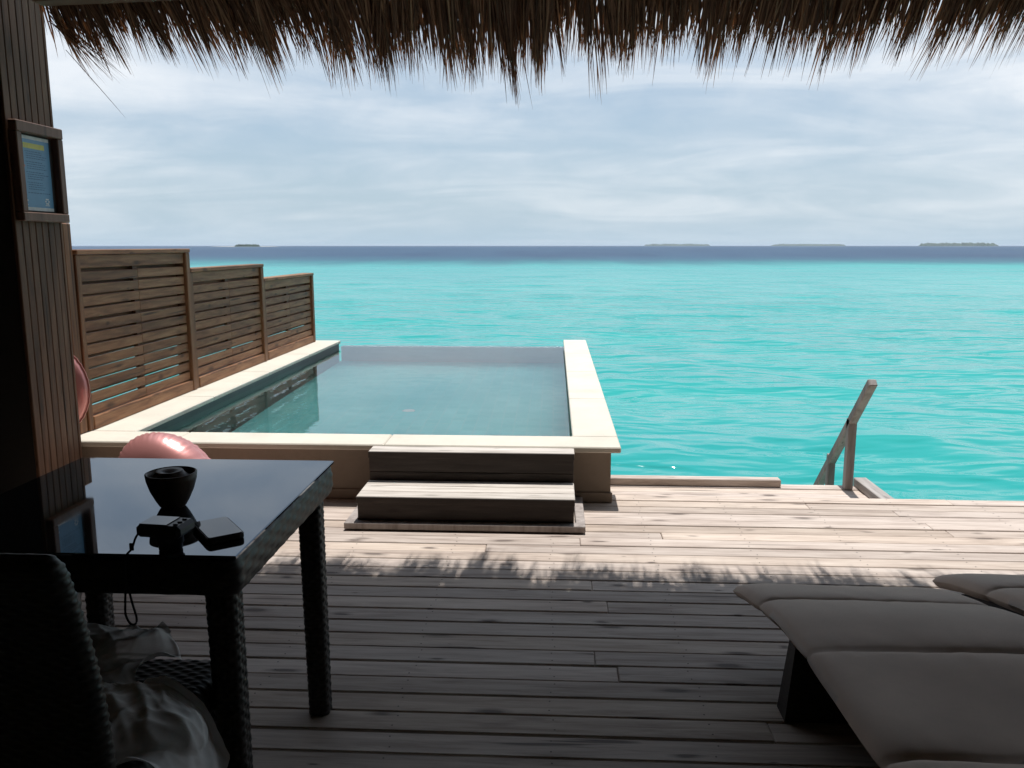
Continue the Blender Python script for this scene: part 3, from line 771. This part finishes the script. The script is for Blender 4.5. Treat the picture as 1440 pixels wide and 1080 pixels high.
# ------------------------------------------------------------------ things on the table
def bowl():
    P = thing('wooden_bowl', 'small dark round bowl standing on the glass table', 'bowl', (-.897, 1.845, .7455))
    m = MB(); m.lathe([(0, .0), (.026, 0), (.030, .004), (.038, .018), (.049, .042), (.056, .066), (.058, .082), (.0545, .0835), (.051, .078), (.047, .058), (.036, .03), (0, .022)], 48)
    m.build('bowl_body', M_BOWL, P, True)
    m = MB(); m.lathe([(0, .076), (.018, .084), (.030, .086), (.034, .080), (.040, .074), (.047, .070)], 32, (-.006, .004, 0)); m.build('contents', M_BOWL, P, True)
bowl()
def camera_thing():
    P = thing('compact_camera', 'black compact camera lying lens down on the glass table, wrist strap over the edge', 'camera', (-.783, 1.572, .7455), R(-6))
    m = MB(); m.box(-.048, .048, -.033, .033, .032, .058, .007); m.build('body', M_BLACK, P)
    m = MB(); m.box(-.042, .018, -.026, .026, .0575, .0596, .001); m.build('screen', M_SCREEN, P)
    m = MB(); m.lathe([(0, .0), (.021, 0), (.023, .002), (.023, .014), (.026, .0145), (.026, .033)], 36); m.v = [(x+.008, y, z) for x, y, z in m.v]; m.build('lens', M_BLACK, P, True)
    m = MB()
    for (x, y) in ((.033, .016), (.033, -.002), (.033, -.018)): m.lathe([(0, .0602), (.0045, .0602), (.0055, .0575)], 14, (x, y, 0))
    m.build('button', M_BLACK, P, True)
    st = MB()
    pts = [(-.046, -.005, .042), (-.056, -.018, .030), (-.058, -.030, .006), (-.060, -.040, .003), (-.062, -.047, -.002), (-.062, -.050, -.02), (-.064, -.051, -.06), (-.068, -.051, -.10), (-.069, -.053, -.125), (-.058, -.055, -.143), (-.046, -.054, -.143), (-.043, -.053, -.13), (-.052, -.052, -.10), (-.060, -.052, -.055)]
    P2 = []
    for a, b in zip(pts[:-1], pts[1:]):
        for k in range(4): P2.append(Vector(a).lerp(Vector(b), k/4))
    P2.append(Vector(pts[-1]))
    for _ in range(3): P2 = [P2[0]]+[(P2[i-1]+P2[i]*2+P2[i+1])/4 for i in range(1, len(P2)-1)]+[P2[-1]]
    st.tube(P2, .0023, 7); st.box(-.0625, -.0525, -.034, -.030, .004, .020, .002)
    st.build('wrist_strap', M_STRAP, P, True)
camera_thing()
def phone():
    P = thing('mobile_phone', 'dark phone in a thick case lying flat on the glass table', 'phone', (-.716, 1.666, .7455), R(-52.5))
    p, nr, per = rrect(.130, .078, .010, 48)
    def slab(z0, z1, ins, b):
        m = MB(); rows = [(ins+b, z0), (ins, z0+b), (ins, z1-b), (ins+b, z1)]
        pts = np.array([[(p[i, 0]-nr[i, 0]*k, p[i, 1]-nr[i, 1]*k, z) for k, z in rows] for i in range(48)]); m.grid(pts, True, True); return m
    slab(0, .013, 0, .002).build('case', M_LEATHER, P)
    slab(.0131, .0145, .004, .0004).build('screen', M_SCREEN, P)
phone()

# ================================================================== SUN LOUNGERS
def lounger(label, loc):
    P = thing('sun_lounger', label, 'sun lounger', loc, 0, 'taupe cushioned sun loungers side by side')
    Wd = .70
    # profile of the frame top: (y, z), y measured from the foot end
    kp = np.array([(2.74, .135), (2.62, .185), (2.38, .245), (2.15, .30), (1.92, .325), (1.45, .345), (1.0, .38), (.7, .50), (.2, .78)])
    yk, zk = kp[::-1, 0], kp[::-1, 1]
    def prof(y):
        return np.interp(y, yk, zk)
    yy = np.linspace(.2, 2.74, 400); zz = prof(yy)
    ker = np.hanning(41); ker /= ker.sum(); zz = np.convolve(np.pad(zz, 20, mode='edge'), ker, 'valid')
    pr = lambda y: np.interp(y, yy, zz)
    # mattress: puffy segments between sewn seams
    seams = [.2, .55, .98, 1.45, 1.92, 2.38, 2.73]
    g = np.random.default_rng(2)
    rows = []; ny = 60; nx = 56
    x = np.linspace(-1, 1, nx); Yl = []
    for a, c in zip(seams[:-1], seams[1:]):
        Yl += list(a+(c-a)*np.linspace(0, 1, 36, endpoint=False))
    Yl = np.array(Yl+[seams[-1]])
    def puff(y):
        for a, c in zip(seams[:-1], seams[1:]):
            if a <= y <= c+1e-9:
                q = (y-a)/(c-a)*2-1; return (1-abs(q)**4.5)**.5
        return 0.
    pf = np.array([puff(y) for y in Yl])
    edge = (1-np.abs(x)**10)**.5
    T = .036+.034*pf
    top = np.zeros((len(Yl), nx, 3)); bot = np.zeros_like(top)
    wob = sum(g.uniform(.3, 1)*np.sin(np.outer(Yl*g.uniform(2, 7)+g.uniform(0, 6), np.ones(nx))+np.outer(np.ones(len(Yl)), x*g.uniform(1, 5))) for _ in range(8))*.0011
    sd_ = np.min(np.abs(Yl[:, None]-np.array(seams)[None]), 1)
    ph_ = g.uniform(0, 6.28, 6); xx_ = x[None]*Wd/2
    puck = sum(np.sin(xx_*f_+p_+8*Yl[:, None]) for f_, p_ in zip((37, 53, 71, 88, 113, 29), ph_))*.0007
    wob = wob*1.8+puck*np.exp(-(sd_/.05)**2)[:, None]
    for k, (tt, sgn) in enumerate(((top, 1), (bot, -1))):
        tt[..., 0] = x[None]*(Wd/2)*(1-.018*(1-pf[:, None]))
        tt[..., 1] = Yl[:, None]
        half = (T[:, None]*.5)*edge[None]
        tt[..., 2] = pr(Yl)[:, None]+.004+T.max()*.5+sgn*half+(wob if sgn > 0 else 0)*pf[:, None]
    m = MB(); m.grid(np.concatenate([top, bot[:, ::-1]], 1).transpose(1, 0, 2), closed_u=True, cap=False)
    nvv = len(Yl); mt = m.build('mattress', M_CUSH, P, True); recalc(mt)
    # woven curved frame
    m = MB(); ys = np.linspace(.22, 2.66, 90)
    sec = [(-Wd/2+.075, -.001), (-Wd/2+.095, -.035), (Wd/2-.095, -.035), (Wd/2-.075, -.001)]
    pts = np.array([[(sx, y, pr(y)+sz) for y in ys] for sx, sz in sec]); m.grid(pts, True, True)
    fr = m.build('frame', M_WICK, P); recalc(fr)
    for yb in (2.27, .95):
        m = MB(); n = 14; hh = float(pr(yb))-.05
        zs = np.linspace(.0, hh, n)
        ins = .055+.022*zs/hh
        pts = []
        for ax in (0, 1, 2, 3):
            sx = -1 if ax in (0, 3) else 1; sy = -.03 if ax in (0, 1) else .03
            pts.append([(sx*(Wd/2-i), yb+sy*(1+.4*(1-z/hh)), z+.002) for z, i in zip(zs, ins)])
        m.grid(np.array(pts), True, True); recalc(m.build('leg_panel', M_WICK, P))
    return P
l1 = lounger('left sun lounger, its whole foot end visible, with segmented taupe cushion', (.967, 0, 0))
l2 = copy_tree(l1); l2.location = (1.688, .12, 0); l2['label'] = 'right sun lounger, only a corner of its taupe cushion in view'

# ================================================================== INFLATABLES
def ring():
    P = thing('inflatable_float', 'shiny rose gold inflatable with a wrinkled seam, standing on the deck behind the table', 'pool float', (-1.83, 3.75, .26))
    n, k = 180, 40; a = np.linspace(0, 2*np.pi, n, endpoint=False); b = np.linspace(0, 2*np.pi, k, endpoint=False)
    A, B = np.meshgrid(a, b, indexing='ij')
    Rm, rm = .058, .149
    wr = np.zeros_like(A); g = np.random.default_rng(4)
    for f in (37, 53, 71): wr += g.uniform(.5, 1)*np.sin(f*A+g.uniform(0, 6)+.8*np.sin(3*A))
    seam = np.exp(-(np.minimum(B, 2*np.pi-B)/.42)**2)
    r = rm*(1+.016*wr*seam*.75) - .012*np.exp(-(np.minimum(B, 2*np.pi-B)/.09)**2)
    X = (Rm+r*np.cos(B))*np.cos(A)*1.34; Y = (Rm+r*np.cos(B))*np.sin(A); Z = r*np.sin(B)
    m = MB(); pts = np.stack([X, Y, Z], -1); pts = np.concatenate([pts, pts[:, :1]], 1); m.grid(pts, closed_u=True)
    q = Matrix.Rotation(R(-12), 4, 'Z') @ Matrix.Rotation(R(38), 4, 'Y') @ Matrix.Rotation(R(68), 4, 'X')
    m.v = [tuple(q @ Vector(p)) for p in m.v]
    o = m.build('tube', M_PINK, P, True)
    m = MB(); p0 = q @ Vector((.10, -.09, .125)); d = (q @ Vector((0, 0, 1))).normalized()
    m.tube([p0-d*.02, p0+d*.012, p0+d*.02], [.011, .011, .006], 12); m.build('valve', M_PINK, P, True)
    zmin = min(v[2] for v in [tuple(v.co) for v in o.data.vertices])
    P.location.z = -zmin+.002
    return P
RING = ring()
def disc():
    P = thing('inflatable_disc', 'rose gold inflatable with a welded rim, peeking out from behind the clad wall', 'pool float', (-2.765, 4.275, .315))
    n, k = 96, 24; a = np.linspace(0, 2*np.pi, n, endpoint=False)
    m = MB(); Rr = .272
    prof = []
    for t_ in np.linspace(0, 1, k): prof.append((Rr*math.sin(t_*math.pi/2)*.965, .085*math.cos(t_*math.pi/2)))
    prof += [(Rr*.985, .0018), (Rr, .0015), (Rr, -.0015), (Rr*.985, -.0018)]
    prof += [(r, -z) for r, z in prof[:k][::-1]]
    P_ = []
    for t_ in a:
        row = []
        for r, z in prof:
            wv = 1+.006*math.sin(40*t_)*(r/Rr)**6
            row.append((r*math.cos(t_)*wv, -z, r*math.sin(t_)*wv+Rr+.003))
        P_.append(row)
    m.grid(np.array(P_), closed_u=True); recalc(m.build('cushion', M_PINK, P, True))
    return P
disc()

# ================================================================== LADDER HANDRAIL
def ladder():
    P = thing('ladder_handrail', 'grey wooden handrail slanting down with two posts where stairs drop into the sea', 'handrail', (1.83, 5.1, -.15))
    c = (1.83, 5.1, -.15)
    def bld(mb, name): 
        mb.v = [(x-c[0], y-c[1], z-c[2]) for x, y, z in mb.v]; return mb.build(name, M_RAIL, P)
    def bar(mb, a, b_, w, h):
        a, b_ = Vector(a), Vector(b_); d = b_-a; L = d.length
        q = d.to_track_quat('Y', 'Z').to_matrix().to_4x4(); mb.box(-w/2, w/2, 0, L, -h/2, h/2, .005, Matrix.Translation(a) @ q)
    m = MB(); bar(m, (1.845, 4.83, .575), (1.845, 6.55, -1.20), .05, .048); bld(m, 'rail')
    m = MB(); m.box(1.82, 1.87, 5.09, 5.14, -.149, .30, .004); bld(m, 'post')
    m = MB(); m.box(1.822, 1.868, 5.42, 5.47, -1.1, -.01, .004); bld(m, 'post')
    m = MB(); m.box(1.822, 1.868, 5.80, 5.85, -1.5, -.40, .004); bld(m, 'post')
    T = thing('sea_stairs', 'wooden stairs going down from the landing gap into the sea, below deck level', 'stairs', (1.62, 5.2, -.2))
    m = MB()
    for k in range(6): m.box(-.18, .18, .03+k*.21, .25+k*.21, -.16-k*.2, -.13-k*.2, .004)
    m.build('tread', M_DECK, T)
    m = MB(); bar(m, (-.16, .0, -.1), (-.16, 1.35, -1.42), .03, .14); bar(m, (.16, .0, -.1), (.16, 1.35, -1.42), .03, .14); m.build('stringer', M_RAIL, T)
ladder()

# ================================================================== FAR ISLANDS
def island(label, a0, a1, dist, h, sand=None, seed=0, group='low wooded islands on the horizon'):
    g = np.random.default_rng(seed); am = R((a0+a1)/2); half = dist*math.tan(R((a1-a0)/2))
    P = thing('island', label, 'island', (dist*math.sin(am), dist*math.cos(am), SEA_Z), -am, group)
    n, k = 120, 14; x = np.linspace(-1, 1, n)
    prof = (1-np.abs(x)**6)**.5*(.62+.2*np.interp(x, np.linspace(-1, 1, 14), g.uniform(0, 1, 14)))+.30*np.interp(x, np.linspace(-1, 1, 60), g.uniform(0, 1, 60)**2)
    prof *= np.clip((1-np.abs(x))*14, 0, 1)
    d = half*.35; y = np.linspace(-1, 1, k)
    pts = np.zeros((n, k, 3)); pts[..., 0] = (x*half)[:, None]+g.normal(0, half*.004, (n, k)); pts[..., 1] = y[None]*d
    sec = (1-np.abs(y)**4)**.5
    pts[..., 2] = h*prof[:, None]*sec[None]*(1+.15*g.normal(0, 1, (n, k)))*np.where(sec[None] > 0, 1, 0)+.6
    m = MB(); m.grid(pts); m.build('treeline', M_TREES, P)
    m = MB(); s0, s1 = sand or (-1.03, 1.03)
    xx = np.linspace(s0, s1, 40); q = (1-np.abs(np.linspace(-1, 1, 40))**3)**.5
    yy = np.linspace(-1, 1, 9)
    pts = np.zeros((40, 9, 3)); pts[..., 0] = (xx*half)[:, None]; pts[..., 1] = yy[None]*d*1.15*(.35+.65*q[:, None]); pts[..., 2] = (h*.16 if sand else 1.2)*q[:, None]*np.sqrt(np.clip(1-yy[None]**2, 0, 1))-.2
    m.grid(pts); m.build('beach', M_SAND, P)
island('small green islet ringed by a white sandbank, left on the horizon above the fence', -21.2, -19.6, 2600, 6.5, (-2.9, 2.6), 1)
island('faint flat wooded island, left of the three on the right horizon', 6.0, 10.4, 9000, 22, None, 2)
island('faint low wooded island, middle of the three on the right horizon', 14.2, 18.8, 9000, 20, None, 3)
island('most distinct tree-topped island at the right end of the horizon', 22.9, 27.2, 6500, 21, None, 4)

# ================================================================== AIR
m = MB(); m.box(-27500, 27500, -27500, 27500, SEA_Z-1.3, 34)
HZ = bpy.data.materials.new('pale_air'); HZ.use_nodes = True; ht = NT(HZ.node_tree); ht.n.clear()
pv = ht.add('ShaderNodeVolumePrincipled', {'Color': (.78, .88, 1., 1), 'Density': 5.5e-5, 'Anisotropy': .2})
ho = ht.add('ShaderNodeOutputMaterial'); ht.l.new(pv.outputs[0], ho.inputs['Volume'])
tag(m.build('haze', HZ), kind='stuff')
